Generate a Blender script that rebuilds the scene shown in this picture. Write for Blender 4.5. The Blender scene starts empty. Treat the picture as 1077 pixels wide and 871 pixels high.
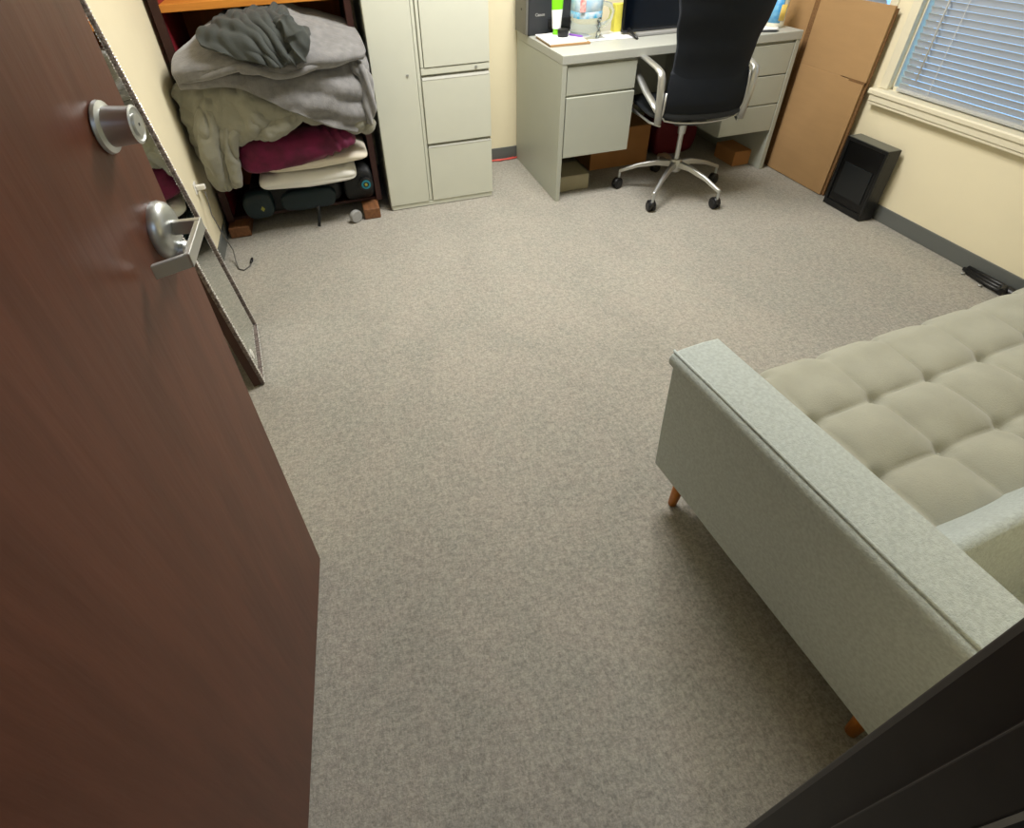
import bpy, math, random
from mathutils import Vector, Matrix, noise
random.seed(7)
C = bpy.context.scene.collection
PI = math.pi

# ------------------------------------------------------------------ materials
def s2l(c):
    return tuple(((v/255)/12.92 if v/255 <= .04045 else ((v/255+.055)/1.055)**2.4) for v in c)
MATS = {}
def mat(name, rgb, rough=.6, metal=0., var=0., vscale=8., bump=0., bscale=60., sheen=0., spec=.5, trans=0., ior=1.45,
        rgb2=None, stretch=(1, 1, 1), coat=0.):
    if name in MATS: return MATS[name]
    m = bpy.data.materials.new(name); m.use_nodes = True
    nt = m.node_tree; b = nt.nodes['Principled BSDF']
    c = s2l(rgb)
    b.inputs['Base Color'].default_value = (*c, 1)
    b.inputs['Roughness'].default_value = rough
    b.inputs['Metallic'].default_value = metal
    b.inputs['Specular IOR Level'].default_value = spec
    b.inputs['Sheen Weight'].default_value = sheen
    b.inputs['Transmission Weight'].default_value = trans
    b.inputs['Coat Weight'].default_value = coat
    b.inputs['IOR'].default_value = ior
    tc = nt.nodes.new('ShaderNodeTexCoord'); mp = nt.nodes.new('ShaderNodeMapping')
    mp.inputs['Scale'].default_value = stretch
    nt.links.new(tc.outputs['Object'], mp.inputs['Vector'])
    if var or rgb2:
        n = nt.nodes.new('ShaderNodeTexNoise'); n.inputs['Scale'].default_value = vscale; n.inputs['Detail'].default_value = 5
        nt.links.new(mp.outputs[0], n.inputs['Vector'])
        r = nt.nodes.new('ShaderNodeValToRGB')
        c2 = s2l(rgb2) if rgb2 else tuple(v*(1+var) for v in c)
        c1 = c if rgb2 else tuple(v*(1-var) for v in c)
        r.color_ramp.elements[0].position = .36; r.color_ramp.elements[1].position = .64
        r.color_ramp.elements[0].color = (*c1, 1); r.color_ramp.elements[1].color = (*c2, 1)
        nt.links.new(n.outputs['Fac'], r.inputs[0]); nt.links.new(r.outputs[0], b.inputs['Base Color'])
    if bump:
        n2 = nt.nodes.new('ShaderNodeTexNoise'); n2.inputs['Scale'].default_value = bscale; n2.inputs['Detail'].default_value = 4
        nt.links.new(mp.outputs[0], n2.inputs['Vector'])
        bp = nt.nodes.new('ShaderNodeBump'); bp.inputs['Strength'].default_value = bump; bp.inputs['Distance'].default_value = .004
        nt.links.new(n2.outputs['Fac'], bp.inputs['Height']); nt.links.new(bp.outputs[0], b.inputs['Normal'])
    MATS[name] = m
    return m

def carpet_mat():
    m = bpy.data.materials.new('carpet'); m.use_nodes = True
    nt = m.node_tree; b = nt.nodes['Principled BSDF']; b.inputs['Roughness'].default_value = .95
    b.inputs['Specular IOR Level'].default_value = .15; b.inputs['Sheen Weight'].default_value = .15
    tc = nt.nodes.new('ShaderNodeTexCoord')
    def ns(scale, detail, mscale=(1, 1, 1), rot=0, rough=.6):
        mp = nt.nodes.new('ShaderNodeMapping'); mp.inputs['Scale'].default_value = mscale; mp.inputs['Rotation'].default_value = (0, 0, rot)
        nt.links.new(tc.outputs['Object'], mp.inputs['Vector'])
        n = nt.nodes.new('ShaderNodeTexNoise'); n.inputs['Scale'].default_value = scale; n.inputs['Detail'].default_value = detail
        n.inputs['Roughness'].default_value = rough; n.inputs['Distortion'].default_value = .6
        nt.links.new(mp.outputs[0], n.inputs['Vector']); return n
    def ramp(n, a, b_, ca, cb):
        r = nt.nodes.new('ShaderNodeValToRGB'); r.color_ramp.elements[0].position = a; r.color_ramp.elements[1].position = b_
        r.color_ramp.elements[0].color = (*s2l(ca), 1); r.color_ramp.elements[1].color = (*s2l(cb), 1)
        nt.links.new(n.outputs['Fac'], r.inputs[0]); return r
    def mix(kind, fac, a, c):
        x = nt.nodes.new('ShaderNodeMix'); x.data_type = 'RGBA'; x.blend_type = kind; x.inputs[0].default_value = fac
        nt.links.new(a.outputs[0] if a.bl_idname != 'ShaderNodeMix' else a.outputs[2], x.inputs[6])
        nt.links.new(c.outputs[0] if c.bl_idname != 'ShaderNodeMix' else c.outputs[2], x.inputs[7]); return x
    base = ramp(ns(7, 5, rough=.7), .42, .58, (155, 149, 139), (147, 146, 136))
    pat = ramp(ns(2.2, 5, (1, .6, 1), .5), .40, .60, (134, 132, 124), (164, 158, 147))
    fib = ramp(ns(44, 4, (1, 2.4, 1), .7), .43, .57, (92, 92, 85), (200, 194, 178))
    fib2 = ramp(ns(44, 4, (2.4, 1, 1), .2), .43, .57, (92, 92, 85), (200, 194, 178))
    grit = ramp(ns(170, 3), .42, .58, (92, 91, 88), (202, 197, 188))
    a = mix('MIX', .5, fib, fib2); a = mix('MIX', .40, a, grit); b0 = mix('MIX', .4, base, pat); a = mix('MIX', .38, b0, a)
    nt.links.new(a.outputs[2], b.inputs['Base Color'])
    bp = nt.nodes.new('ShaderNodeBump'); bp.inputs['Strength'].default_value = .5; bp.inputs['Distance'].default_value = .004
    nt.links.new(ns(260, 4).outputs['Fac'], bp.inputs['Height']); nt.links.new(bp.outputs[0], b.inputs['Normal'])
    return m

def emis(name, rgb, strength):
    m = bpy.data.materials.new(name); m.use_nodes = True; nt = m.node_tree; nt.nodes.clear()
    e = nt.nodes.new('ShaderNodeEmission'); e.inputs[0].default_value = (*s2l(rgb), 1); e.inputs[1].default_value = strength
    o = nt.nodes.new('ShaderNodeOutputMaterial'); nt.links.new(e.outputs[0], o.inputs[0]); return m

M_CARPET = carpet_mat()
M_WALL = mat('cream_paint', (232, 222, 190), .75, var=.02, vscale=3, bump=.08, bscale=180)
M_CEIL = mat('ceiling_tile', (225, 224, 215), .9, bump=.4, bscale=90)
M_BASE = mat('grey_vinyl', (98, 101, 98), .5)
M_TRIM = mat('cream_trim', (222, 215, 190), .45)
M_FRAME = mat('door_frame_paint', (52, 49, 48), .45, var=.08, vscale=15)
M_DOOR = mat('brown_veneer', (100, 57, 40), .40, rgb2=(87, 48, 32), vscale=9, stretch=(1, 3, .35), bump=.12, bscale=25)
M_CHROME = mat('brushed_nickel', (196, 200, 200), .36, .85)
M_ALU = mat('polished_aluminium', (198, 199, 197), .4, .9)
M_STEEL = mat('putty_enamel', (205, 207, 192), .42, var=.01)
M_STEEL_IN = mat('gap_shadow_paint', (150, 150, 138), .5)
M_DESK = mat('grey_enamel', (176, 179, 167), .42, var=.01)
M_DTOP = mat('desk_laminate', (176, 178, 170), .4, var=.02, vscale=60)
M_SOFA = mat('sage_weave', (180, 189, 186), .9, var=.1, vscale=140, bump=.5, bscale=420, sheen=.25)
M_SEAT = mat('sage_suede', (158, 158, 143), .9, var=.05, vscale=12, bump=.25, bscale=300, sheen=.3)
M_LEGW = mat('honey_wood', (206, 132, 48), .45, rgb2=(180, 106, 34), vscale=25, stretch=(4, 4, .6))
M_BLACKMESH = mat('black_mesh_fabric', (9, 16, 25), .65, bump=.4, bscale=500, spec=.35)
M_BLACKPAD = mat('black_pad', (34, 38, 44), .6, bump=.2, bscale=300)
M_BLACK = mat('black_plastic', (24, 24, 25), .4)
M_BLACKG = mat('gloss_black', (10, 11, 13), .16)
M_DGREY = mat('dark_grey_plastic', (48, 50, 54), .45)
M_MGREY = mat('mid_grey_plastic', (104, 103, 96), .5)
M_CARD = mat('corrugated_card', (166, 132, 90), .85, var=.02, vscale=6, bump=.1, bscale=40, stretch=(1, 1, 6))
M_CARDE = mat('card_flute_edge', (120, 88, 54), .9, var=.2, vscale=160)
M_BOX = mat('brown_box_card', (170, 120, 70), .85, var=.05)
M_BOX2 = mat('pale_box_card', (168, 160, 134), .8, var=.04)
M_FLEECE = mat('grey_fleece', (118, 117, 116), .95, var=.13, vscale=30, bump=.6, bscale=160, sheen=.5)
M_QUILT = mat('sage_quilt', (139, 138, 124), .9, var=.06, vscale=14, bump=.35, bscale=120, sheen=.3)
M_JACKET = mat('charcoal_cotton', (56, 60, 57), .85, var=.08, vscale=20, bump=.3, bscale=200, sheen=.08)
M_MAG = mat('magenta_velvet', (98, 8, 54), .75, var=.3, vscale=14, bump=.25, bscale=120, sheen=.12)
M_WHITE = mat('white_cotton', (232, 232, 226), .85, var=.02, bump=.2, bscale=90)
M_CREAMC = mat('cream_cotton', (226, 219, 202), .85, var=.02, bump=.2, bscale=90)
M_NYLON = mat('black_nylon', (16, 18, 20), .55, bump=.4, bscale=70)
M_TEAL = mat('dark_teal_nylon', (10, 31, 37), .5, bump=.4, bscale=60)
M_TEALB = mat('teal_plastic', (30, 120, 140), .4)
M_OLIVE = mat('olive_plastic', (140, 140, 60), .4)
M_ORANGEW = mat('orange_pine', (214, 140, 54), .5, rgb2=(196, 124, 46), vscale=10, stretch=(.4, 5, 5))
M_BACKW = mat('brown_pine_panel', (190, 112, 48), .6, var=.1, vscale=8, stretch=(5, 5, .4))
M_MAROON = mat('maroon_stain', (130, 30, 42), .45, var=.08)
M_DARKW = mat('dark_wood_edge', (52, 24, 20), .5, var=.1)
M_BLOCK = mat('brown_wood_block', (126, 84, 52), .6, rgb2=(104, 68, 42), vscale=14, stretch=(5, .5, 5))
M_MIRROR = mat('mirror_glass', (225, 230, 226), .03, 1.)
M_MFRAME = mat('jewelled_frame', (138, 126, 120), .5, .3, rgb2=(84, 72, 68), vscale=130, bump=1., bscale=220)
M_CRYSTAL = mat('crystal_beads', (240, 238, 232), .2, .2)
M_MBACK = mat('dark_fibreboard', (60, 34, 24), .6, var=.1)
M_WPLAS = mat('white_plastic', (232, 230, 222), .4)
M_CABLE = mat('grey_cable', (92, 90, 86), .5)
M_RED = mat('coral_cord', (214, 90, 80), .5)
M_BLIND = mat('blind_vinyl', (222, 222, 216), .5)
def blind_mat():
    m = MATS['blind_vinyl']; nt = m.node_tree; b = nt.nodes['Principled BSDF']; o = nt.nodes['Material Output']
    tr = nt.nodes.new('ShaderNodeBsdfTranslucent'); tr.inputs[0].default_value = (*s2l((200, 206, 214)), 1)
    mx = nt.nodes.new('ShaderNodeMixShader'); mx.inputs[0].default_value = .42
    nt.links.new(b.outputs[0], mx.inputs[1]); nt.links.new(tr.outputs[0], mx.inputs[2]); nt.links.new(mx.outputs[0], o.inputs[0])
blind_mat()
M_CORD = mat('blind_cord', (225, 225, 222), .7)
M_GLASS = mat('clear_glass', (250, 252, 252), .02, trans=1., ior=1.1)
M_PET = mat('clear_plastic', (232, 242, 246), .06, trans=.92, ior=1.25)
M_LBLUE = mat('blue_label', (60, 170, 216), .4, rgb2=(206, 222, 232), vscale=30)
M_LPINK = mat('pink_label', (226, 120, 120), .4, rgb2=(236, 205, 200), vscale=50)
M_GREEN = mat('lime_plastic', (120, 208, 24), .4)
M_PAPER = mat('white_paper', (236, 236, 236), .7)
M_YEL = mat('yellow_card', (224, 214, 90), .6, var=.08, vscale=20)
M_PURP = mat('purple_plastic', (140, 90, 190), .4)
M_BAG = mat('maroon_bag', (98, 18, 30), .7, bump=.3, bscale=60)
M_BOTTLE = mat('ivory_plastic', (226, 222, 204), .35)
M_BLAB = mat('bottle_blue_label', (64, 150, 214), .4, rgb2=(120, 186, 224), vscale=40)
M_YLAB = mat('bottle_yellow_mark', (236, 206, 110), .5)
M_SCREEN = mat('dark_screen', (4, 8, 16), .12)
M_LIGHTGREY = mat('light_grey_rubber', (150, 150, 148), .5)

# ------------------------------------------------------------------ mesh builder
class MB:
    def __init__(s): s.v = []; s.f = []
    def add(s, vs, fs):
        o = len(s.v); s.v += [tuple(v) for v in vs]; s.f += [tuple(i+o for i in f) for f in fs]; return s
    def box(s, x0, x1, y0, y1, z0, z1, M=None):
        vs = [(x, y, z) for z in (z0, z1) for y in (y0, y1) for x in (x0, x1)]
        if M: vs = [M @ Vector(v) for v in vs]
        return s.add(vs, [(0, 2, 3, 1), (4, 5, 7, 6), (0, 1, 5, 4), (2, 6, 7, 3), (0, 4, 6, 2), (1, 3, 7, 5)])
    def prism(s, poly, axis, a, b):
        # poly in the other two axes (cyclic order), extruded along axis from a to b
        def P(p, t):
            return {'x': (t, p[0], p[1]), 'y': (p[0], t, p[1]), 'z': (p[0], p[1], t)}[axis]
        n = len(poly)
        return s.add([P(p, a) for p in poly]+[P(p, b) for p in poly],
                     [tuple(range(n))[::-1], tuple(range(n, 2*n))]+[(i, (i+1) % n, n+(i+1) % n, n+i) for i in range(n)])
    def tube(s, pts, r, n=10, cap=True, flat=None):
        pts = [Vector(p) for p in pts]
        rs = r if isinstance(r, (list, tuple)) else [r]*len(pts)
        vs = []; fs = []; up = None
        for i, p in enumerate(pts):
            t = (pts[min(i+1, len(pts)-1)]-pts[max(i-1, 0)]).normalized()
            if up is None:
                up = Vector((0, 0, 1)) if abs(t.z) < .9 else Vector((1, 0, 0))
            a = t.cross(up).normalized(); b = a.cross(t).normalized(); up = b
            for k in range(n):
                th = 2*PI*k/n
                fa, fb = (flat if flat else (1, 1))
                vs.append(p+a*math.cos(th)*rs[i]*fa+b*math.sin(th)*rs[i]*fb)
        for i in range(len(pts)-1):
            for k in range(n):
                fs.append((i*n+k, i*n+(k+1) % n, (i+1)*n+(k+1) % n, (i+1)*n+k))
        if cap:
            fs.append(tuple(range(n))[::-1]); fs.append(tuple(range((len(pts)-1)*n, len(pts)*n)))
        return s.add(vs, fs)
    def cyl(s, p0, p1, r0, r1=None, n=24): return s.tube([p0, p1], [r0, r1 if r1 is not None else r0], n)
    def lathe(s, o, prof, axis=(0, 0, 1), n=28):
        o = Vector(o); ax = Vector(axis).normalized()
        u = ax.cross(Vector((0, 1, 0)) if abs(ax.y) < .9 else Vector((1, 0, 0))).normalized(); w = ax.cross(u)
        vs = []; fs = []
        for r, h in prof:
            for k in range(n):
                th = 2*PI*k/n; vs.append(o+ax*h+(u*math.cos(th)+w*math.sin(th))*max(r, 1e-5))
        for i in range(len(prof)-1):
            for k in range(n): fs.append((i*n+k, i*n+(k+1) % n, (i+1)*n+(k+1) % n, (i+1)*n+k))
        fs.append(tuple(range(n))[::-1]); fs.append(tuple(range((len(prof)-1)*n, len(prof)*n)))
        return s.add(vs, fs)
    def grid(s, fn, nu, nv, closed_u=False):
        vs = [fn(i/(nu if closed_u else nu-1), j/(nv-1)) for j in range(nv) for i in range(nu)]
        fs = []
        for j in range(nv-1):
            for i in range(nu if closed_u else nu-1):
                k = (i+1) % nu
                fs.append((j*nu+i, j*nu+k, (j+1)*nu+k, (j+1)*nu+i))
        return s.add(vs, fs)

def rootloc(p):
    l = Vector((0, 0, 0))
    while p is not None: l += p.location; p = p.parent
    return l
def obj(name, mb, m, parent=None, local=False, smooth=False, bevel=0., seg=2, solid=0., subsurf=0, auto=None):
    me = bpy.data.meshes.new(name)
    off = Vector((0, 0, 0)) if local else rootloc(parent)
    me.from_pydata([tuple(Vector(v)-off) for v in mb.v], [], mb.f); me.update()
    import bmesh
    bm = bmesh.new(); bm.from_mesh(me)
    if not solid: bmesh.ops.recalc_face_normals(bm, faces=bm.faces)
    bm.to_mesh(me); bm.free()
    o = bpy.data.objects.new(name, me); C.objects.link(o)
    if parent is not None: o.parent = parent
    me.materials.append(m)
    if smooth or auto:
        for p in me.polygons: p.use_smooth = True
        if auto: me.set_sharp_from_angle(angle=math.radians(auto))
    if solid:
        md = o.modifiers.new('s', 'SOLIDIFY'); md.thickness = solid; md.offset = -1
    if bevel:
        md = o.modifiers.new('b', 'BEVEL'); md.width = bevel; md.segments = seg; md.limit_method = 'ANGLE'; md.angle_limit = math.radians(40)
    if subsurf:
        md = o.modifiers.new('ss', 'SUBSURF'); md.levels = subsurf; md.render_levels = subsurf
    return o
def tag(o, label, cat, group=None, kind=None):
    o['label'] = label; o['category'] = cat
    if group: o['group'] = group
    if kind: o['kind'] = kind
    return o
def thing(name, loc, label, cat, rz=0, group=None):
    o = bpy.data.objects.new(name, None); C.objects.link(o); o.location = loc; o.rotation_euler = (0, 0, rz)
    o.empty_display_size = .05
    return tag(o, label, cat, group)
def struct(name, mb, m, parent=None, **k):
    o = obj(name, mb, m, parent, **k)
    if parent is None: o['kind'] = 'structure'
    return o
def B(*a): return MB().box(*a)
def nz(x, y, z=0, s=1.): return noise.noise(Vector((x*s, y*s, z*s)))

# ------------------------------------------------------------------ room
L, R, BK, NR = -.66, 2.577, 3.38, .063
CE = 2.35
struct('floor', B(L-.1, R+.1, -1.5, BK+.1, -.05, 0), M_CARPET)
struct('ceiling', B(L-.1, R+.1, -1.5, BK+.1, CE, CE+.05), M_CEIL)
struct('wall_back', B(L, R, BK, BK+.1, 0, CE), M_WALL)
struct('wall_left', B(L-.1, L, -1.5, BK+.1, 0, CE), M_WALL)
# right wall with two window openings
ZW0, ZW1 = .565, 1.85
W1 = (.85, 2.157); W2 = (2.317, 3.18)
w = MB()
w.box(R, R+.12, -1.5, BK+.1, 0, ZW0).box(R, R+.12, -1.5, BK+.1, ZW1, CE)
w.box(R, R+.12, -1.5, W1[0], ZW0, ZW1).box(R, R+.12, W1[1], W2[0], ZW0, ZW1).box(R, R+.12, W2[1], BK+.1, ZW0, ZW1)
struct('wall_right', w, M_WALL)
# wall with the doorway; right of the jamb and left of the hinge, and above the door
w = MB().box(.44, R, -.06, NR, 0, CE).box(L, -.42, -.12, -.04, 0, CE).box(-.42, .44, -.12, -.04, 2.08, CE)
struct('wall_front', w, M_WALL)
struct('wall_corridor', B(L, R, -1.5, -1.42, 0, CE), M_WALL)
# dark hollow metal door frame, right jamb with its stop
j = MB().prism([(.40, NR), (.40, .024), (.384, .024), (.384, -.014), (.40, -.018), (.40, -.075), (.46, -.075), (.46, NR+.006), (.403, NR+.006)], 'z', 0, 2.08)
jm = struct('trim_1', j, M_FRAME, bevel=.0015)
obj('weather_strip', B(.3825, .3845, -.0185, -.0145, .02, 2.06), M_LIGHTGREY, jm)
j = MB().box(-.43, -.375, -.12, -.035, 0, 2.08).box(-.43, .44, -.12, -.035, 2.05, 2.10)
struct('trim_2', j, M_FRAME, bevel=.0015)
# baseboards
bb = .076
struct('baseboard_left', B(L, L+.008, .0, BK, 0, bb), M_BASE, bevel=.002)
struct('baseboard_back', B(L+.008, R-.008, BK-.008, BK, 0, bb), M_BASE, bevel=.002)
struct('baseboard_right', B(R-.008, R, .07, BK, 0, bb), M_BASE, bevel=.002)
struct('baseboard_front', B(.46, R-.008, NR, NR+.008, 0, bb), M_BASE, bevel=.002)

# windows
def window(n, y0, y1):
    fr = MB()
    x0, x1 = R+.022, R+.045
    fr.box(x0, x1, y0, y0+.012, ZW0, ZW1).box(x0, x1, y1-.008, y1, ZW0, ZW1)
    fr.box(x0, x1, y0, y1, ZW0, ZW0+.02).box(x0, x1, y0, y1, ZW1-.035, ZW1)
    f = struct('window_%d' % n, fr, M_TRIM, bevel=.002)
    obj('window_pane', B(R+.030, R+.034, y0+.01, y1-.006, ZW0+.015, ZW1-.03), M_GLASS, f)
    return f
w1 = window(1, *W1); w2 = window(2, *W2)
def sill(y0, y1, parent, pr_=.045):
    # moulded sill: horned board with a stepped apron below
    s = MB().prism([(R-pr_, .545), (R-pr_, .562), (R-pr_+.005, .568), (R+.05, .568), (R+.05, .545)], 'y', y0-.062, y1+.062)
    s.prism([(R-pr_*.85, .515), (R-pr_*.85, .546), (R+.0, .546), (R+.0, .5), (R-pr_*.75, .5), (R-pr_*.75, .512)], 'y', y0-.05, y1+.05)
    return obj('window_sill', s, M_TRIM, parent, bevel=.002)
sill(W1[0], W1[1], w1); sill(W2[0]+.07, W2[1], w2, .008)
def casing(y0, y1, parent):
    c = MB().box(R-.005, R, y1, y1+.045, .57, ZW1+.05).box(R-.005, R, y0-.045, y0, .57, ZW1+.05).box(R-.005, R, y0-.045, y1+.045, ZW1, ZW1+.05)
    obj('window_casing', c, M_TRIM, parent, bevel=.003)
casing(*W1, w1); casing(*W2, w2)

def blind(y0, y1, zb, label, wand_y):
    t = thing('window_blind', (R+.009, (y0+y1)/2, zb), label, 'blind', group='horizontal blinds in the windows')
    s = MB(); z = zb+.022; n = 0
    while z < ZW1-.05:
        # each slat is a shallow curved strip, tilted nearly closed
        prof = []
        for k in range(5):
            q = (k/4-.5)
            prof.append((q*.0125 + .0, q*.0262, (1-4*q*q)*.0018))
        top = [(R+.022+a-.0*b+c*.8, zz) for a, b, c in [(p[0], p[1], p[2]) for p in prof] for zz in [0]]
        vs = []; fs = []
        for yy in (y0, y1):
            for (a, b, c) in prof:
                vs.append((R+.009-a+c*.8, yy, z+b+c*.6))
            for (a, b, c) in prof[::-1]:
                vs.append((R+.009-a+c*.8+.0007, yy, z+b+c*.6+.0007))
        m = 10
        fs = [(i, (i+1) % m, m+(i+1) % m, m+i) for i in range(m)]+[tuple(range(m)), tuple(range(m, 2*m))[::-1]]
        s.add(vs, fs); z += .0258; n += 1
    obj('slats', s, M_BLIND, t)
    obj('bottom_rail', B(R+.000, R+.018, y0, y1, zb, zb+.014), M_BLIND, t, bevel=.003)
    obj('head_rail', B(R-.002, R+.018, y0, y1, ZW1-.035, ZW1-.002), M_BLIND, t, bevel=.003)
    k = y1-.16
    while k > y0+.05:
        obj('ladder_cord', MB().tube([(R-.0005, k, zb+.01), (R-.0005, k, ZW1-.03)], .0012, 6), M_CORD, t); k -= .42
    obj('tilt_wand', MB().tube([(R-.008, wand_y, .64), (R-.007, wand_y+.01, 1.2), (R-.004, wand_y+.012, ZW1-.03)], .0035, 8), M_CORD, t, smooth=True)
    return t
blind(W1[0]+.012, W1[1]-.042, .575, 'pale blue-grey slatted blind in the window above the black box and sofa', 2.03)
blind(W2[0]+.03, W2[1]-.012, .62, 'slatted blind in the window mostly hidden behind the leaning cardboard', 3.02)

# ------------------------------------------------------------------ brown door with hardware
u = Vector((.0845, .9964, 0)).normalized(); n = Vector((u.y, -u.x, 0)); E = Vector((-.2602, .8535, 0))
def dp(s, off, z): p = E-u*s+n*off; return Vector((p.x, p.y, z))
t = MB(); w_ = .88; th = .042
vs = [dp(0, 0, .012), dp(w_, 0, .012), dp(w_, -th, .012), dp(0, -th, .012)]
vs += [v+Vector((0, 0, 2.02)) for v in vs]
t.add(vs, [(0, 1, 2, 3), (7, 6, 5, 4), (0, 4, 5, 1), (1, 5, 6, 2), (2, 6, 7, 3), (3, 7, 4, 0)])
door = struct('door_1', t, M_DOOR, bevel=.0015)
# latch plates on the door edge
def edge_plate(z, h):
    m = MB(); a = [dp(-.0012, -.010, z-h), dp(-.0012, -.032, z-h), dp(-.0012, -.032, z+h), dp(-.0012, -.010, z+h)]
    b = [p-(-u)*.0 - u*.0014 for p in a]
    m.add(a+b, [(0, 1, 2, 3), (7, 6, 5, 4)]+[(i, (i+1) % 4, 4+(i+1) % 4, 4+i) for i in range(4)])
    obj('latch_plate', m, M_CHROME, door)
edge_plate(1.02, .028); edge_plate(1.175, .028)
# deadbolt: flanged, tapered cylinder with a keyed face
m = MB().lathe(dp(.087, 0, 1.171), [(.029, 0), (.031, .002), (.030, .006), (.0235, .0085), (.0215, .034), (.0225, .0385), (.0195, .040), (.0175, .0385), (0, .0385)], n)
db = obj('deadbolt', m, M_CHROME, door, auto=35)
m = MB().lathe(dp(.087, .0385, 1.171), [(.013, 0), (.0125, .0025), (0, .0028)], n)
kf = obj('keyway', m, M_ALU, db, auto=35)
obj('key_slot', MB().cyl(dp(.087, .0400, 1.171), dp(.087, .0416, 1.171), .002, .002, 8), M_BLACK, db)
# lever set: domed rose, neck, flat lever with a returned end
m = MB().lathe(dp(.060, 0, 1.02), [(.040, 0), (.0405, .004), (.038, .012), (.031, .017), (.017, .019), (.0, .019)], n)
rose = obj('rose', m, M_CHROME, door, auto=40)
obj('privacy_button', MB().lathe(dp(.062, .004, .983), [(.0165, 0), (.0165, .020), (.014, .0235), (0, .024)], n), M_CHROME, rose, auto=35)
def bar(p0, p1, hz, thk, side):
    # flat bar between two points, hz tall in z, thk across
    p0, p1 = Vector(p0), Vector(p1); d = (p1-p0).normalized(); s = side.normalized()*thk/2; zz = Vector((0, 0, hz/2))
    vs = [p0-s-zz, p0+s-zz, p0+s+zz, p0-s+zz, p1-s-zz, p1+s-zz, p1+s+zz, p1-s+zz]
    return vs, [(0, 1, 2, 3), (7, 6, 5, 4), (0, 4, 5, 1), (1, 5, 6, 2), (2, 6, 7, 3), (3, 7, 4, 0)]
m = MB()
m.add(*bar(dp(.060, .012, 1.021), dp(.060, .058, 1.021), .020, .010, u))
m.add(*bar(dp(.055, .054, 1.021), dp(.150, .056, 1.014), .020, .008, n))
m.add(*bar(dp(.1455, .059, 1.014), dp(.157, .012, 1.008), .020, .008, u))
obj('lever', m, M_ALU, door, bevel=.0012)

# ------------------------------------------------------------------ leaning jewelled mirror
mr = thing('leaning_mirror', (-.47, 1.8, 0), 'tall narrow mirror in a jewelled frame leaning on the left wall behind the brown door', 'mirror')
N0 = Vector((-.431, 1.612, 0)); F0 = Vector((-.474, 1.996, 0)); up = Vector((-.106, -.004, 1)).normalized()
wd = (F0-N0); wl = wd.length; wd.normalize(); nn = up.cross(wd).normalized()
if nn.x < 0: nn = -nn
def mp_(a, h, o): return N0+Vector((0, 0, .004))+wd*a+up*h+nn*o
def slab(a0, a1, h0, h1, o0, o1):
    vs = [mp_(a, h, o) for o in (o0, o1) for h in (h0, h1) for a in (a0, a1)]
    return vs, [(0, 2, 3, 1), (4, 5, 7, 6), (0, 1, 5, 4), (2, 6, 7, 3), (0, 4, 6, 2), (1, 3, 7, 5)]
HM = 1.52
obj('backing', MB().add(*slab(.002, wl-.002, .003, HM-.003, -.034, -.006)), M_MBACK, mr)
obj('mirror_pane', MB().add(*slab(.012, wl-.012, .012, HM-.012, -.006, -.003)), M_MIRROR, mr)
fr = MB()
fw_ = .017
fr.add(*slab(0, fw_, 0, HM, -.008, .004)).add(*slab(wl-fw_, wl, 0, HM, -.008, .004)).add(*slab(fw_, wl-fw_, 0, fw_, -.008, .004)).add(*slab(fw_, wl-fw_, HM-fw_, HM, -.008, .004))
obj('frame', fr, M_MFRAME, mr, bevel=.003)
# crystal beading along the frame, as one beaded strip
bd = MB()
def bead(p, r):
    vs = [p+Vector(v)*r for v in ((1, 0, 0), (-1, 0, 0), (0, 1, 0), (0, -1, 0), (0, 0, 1), (0, 0, -1))]
    bd.add(vs, [(0, 2, 4), (2, 1, 4), (1, 3, 4), (3, 0, 4), (2, 0, 5), (1, 2, 5), (3, 1, 5), (0, 3, 5)])
h = .01
while h < HM:
    for a in (.0045, .0125): bead(mp_(a+random.uniform(-.001, .001), h+random.uniform(-.003, .003), .005), random.uniform(.0022, .0042))
    bead(mp_(wl-.006+random.uniform(-.002, .002), h, .0045), random.uniform(.002, .0034))
    h += .009
a = .01
while a < wl-.01:
    bead(mp_(a, .005+random.uniform(0, .006), .005), random.uniform(.0025, .004)); a += .008
obj('crystal_beading', bd, M_CRYSTAL, mr)
# small oval pad stuck on the glass near its lower edge
st = MB().add([mp_(.085+.017*math.cos(q*PI/9), .085+.020*math.sin(q*PI/9), o) for o in (-.003, -.0015) for q in range(18)],
              [tuple(range(18)), tuple(range(18, 36))[::-1]]+[(i, (i+1) % 18, 18+(i+1) % 18, 18+i) for i in range(18)])
obj('sticker', st, M_WPLAS, mr)

# wall charger and its cable
ch = thing('wall_charger', (L, 2.61, .37), 'small white charger plugged into the left wall above the mirror edge', 'charger')
obj('wall_plate', B(L, L+.005, 2.588, 2.632, .352, .404), M_WPLAS, ch, bevel=.003)
obj('plug_body', B(L+.005, L+.045, 2.60, 2.622, .368, .39), M_WPLAS, ch, bevel=.004)
cb = thing('charging_cable', (-.6, 2.5, 0), 'thin grey cable hanging from the charger and looping onto the carpet', 'cable')
obj('wire', MB().tube([(L+.036, 2.606, .358), (L+.038, 2.598, .33), (L+.037, 2.57, .26), (L+.05, 2.55, .215), (L+.05, 2.57, .16), (L+.055, 2.60, .10), (L+.065, 2.60, .05), (L+.07, 2.55, .012), (L+.085, 2.49, .004),
     (L+.11, 2.47, .004), (L+.135, 2.50, .004), (L+.14, 2.53, .004)], .0028, 8), M_CABLE, cb, smooth=True)
obj('connector', MB().tube([(L+.139, 2.525, .0075), (L+.142, 2.545, .0075), (L+.143, 2.565, .0075)], [.005, .0075, .0065], 10), M_BLACK, cb, smooth=True)

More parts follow.
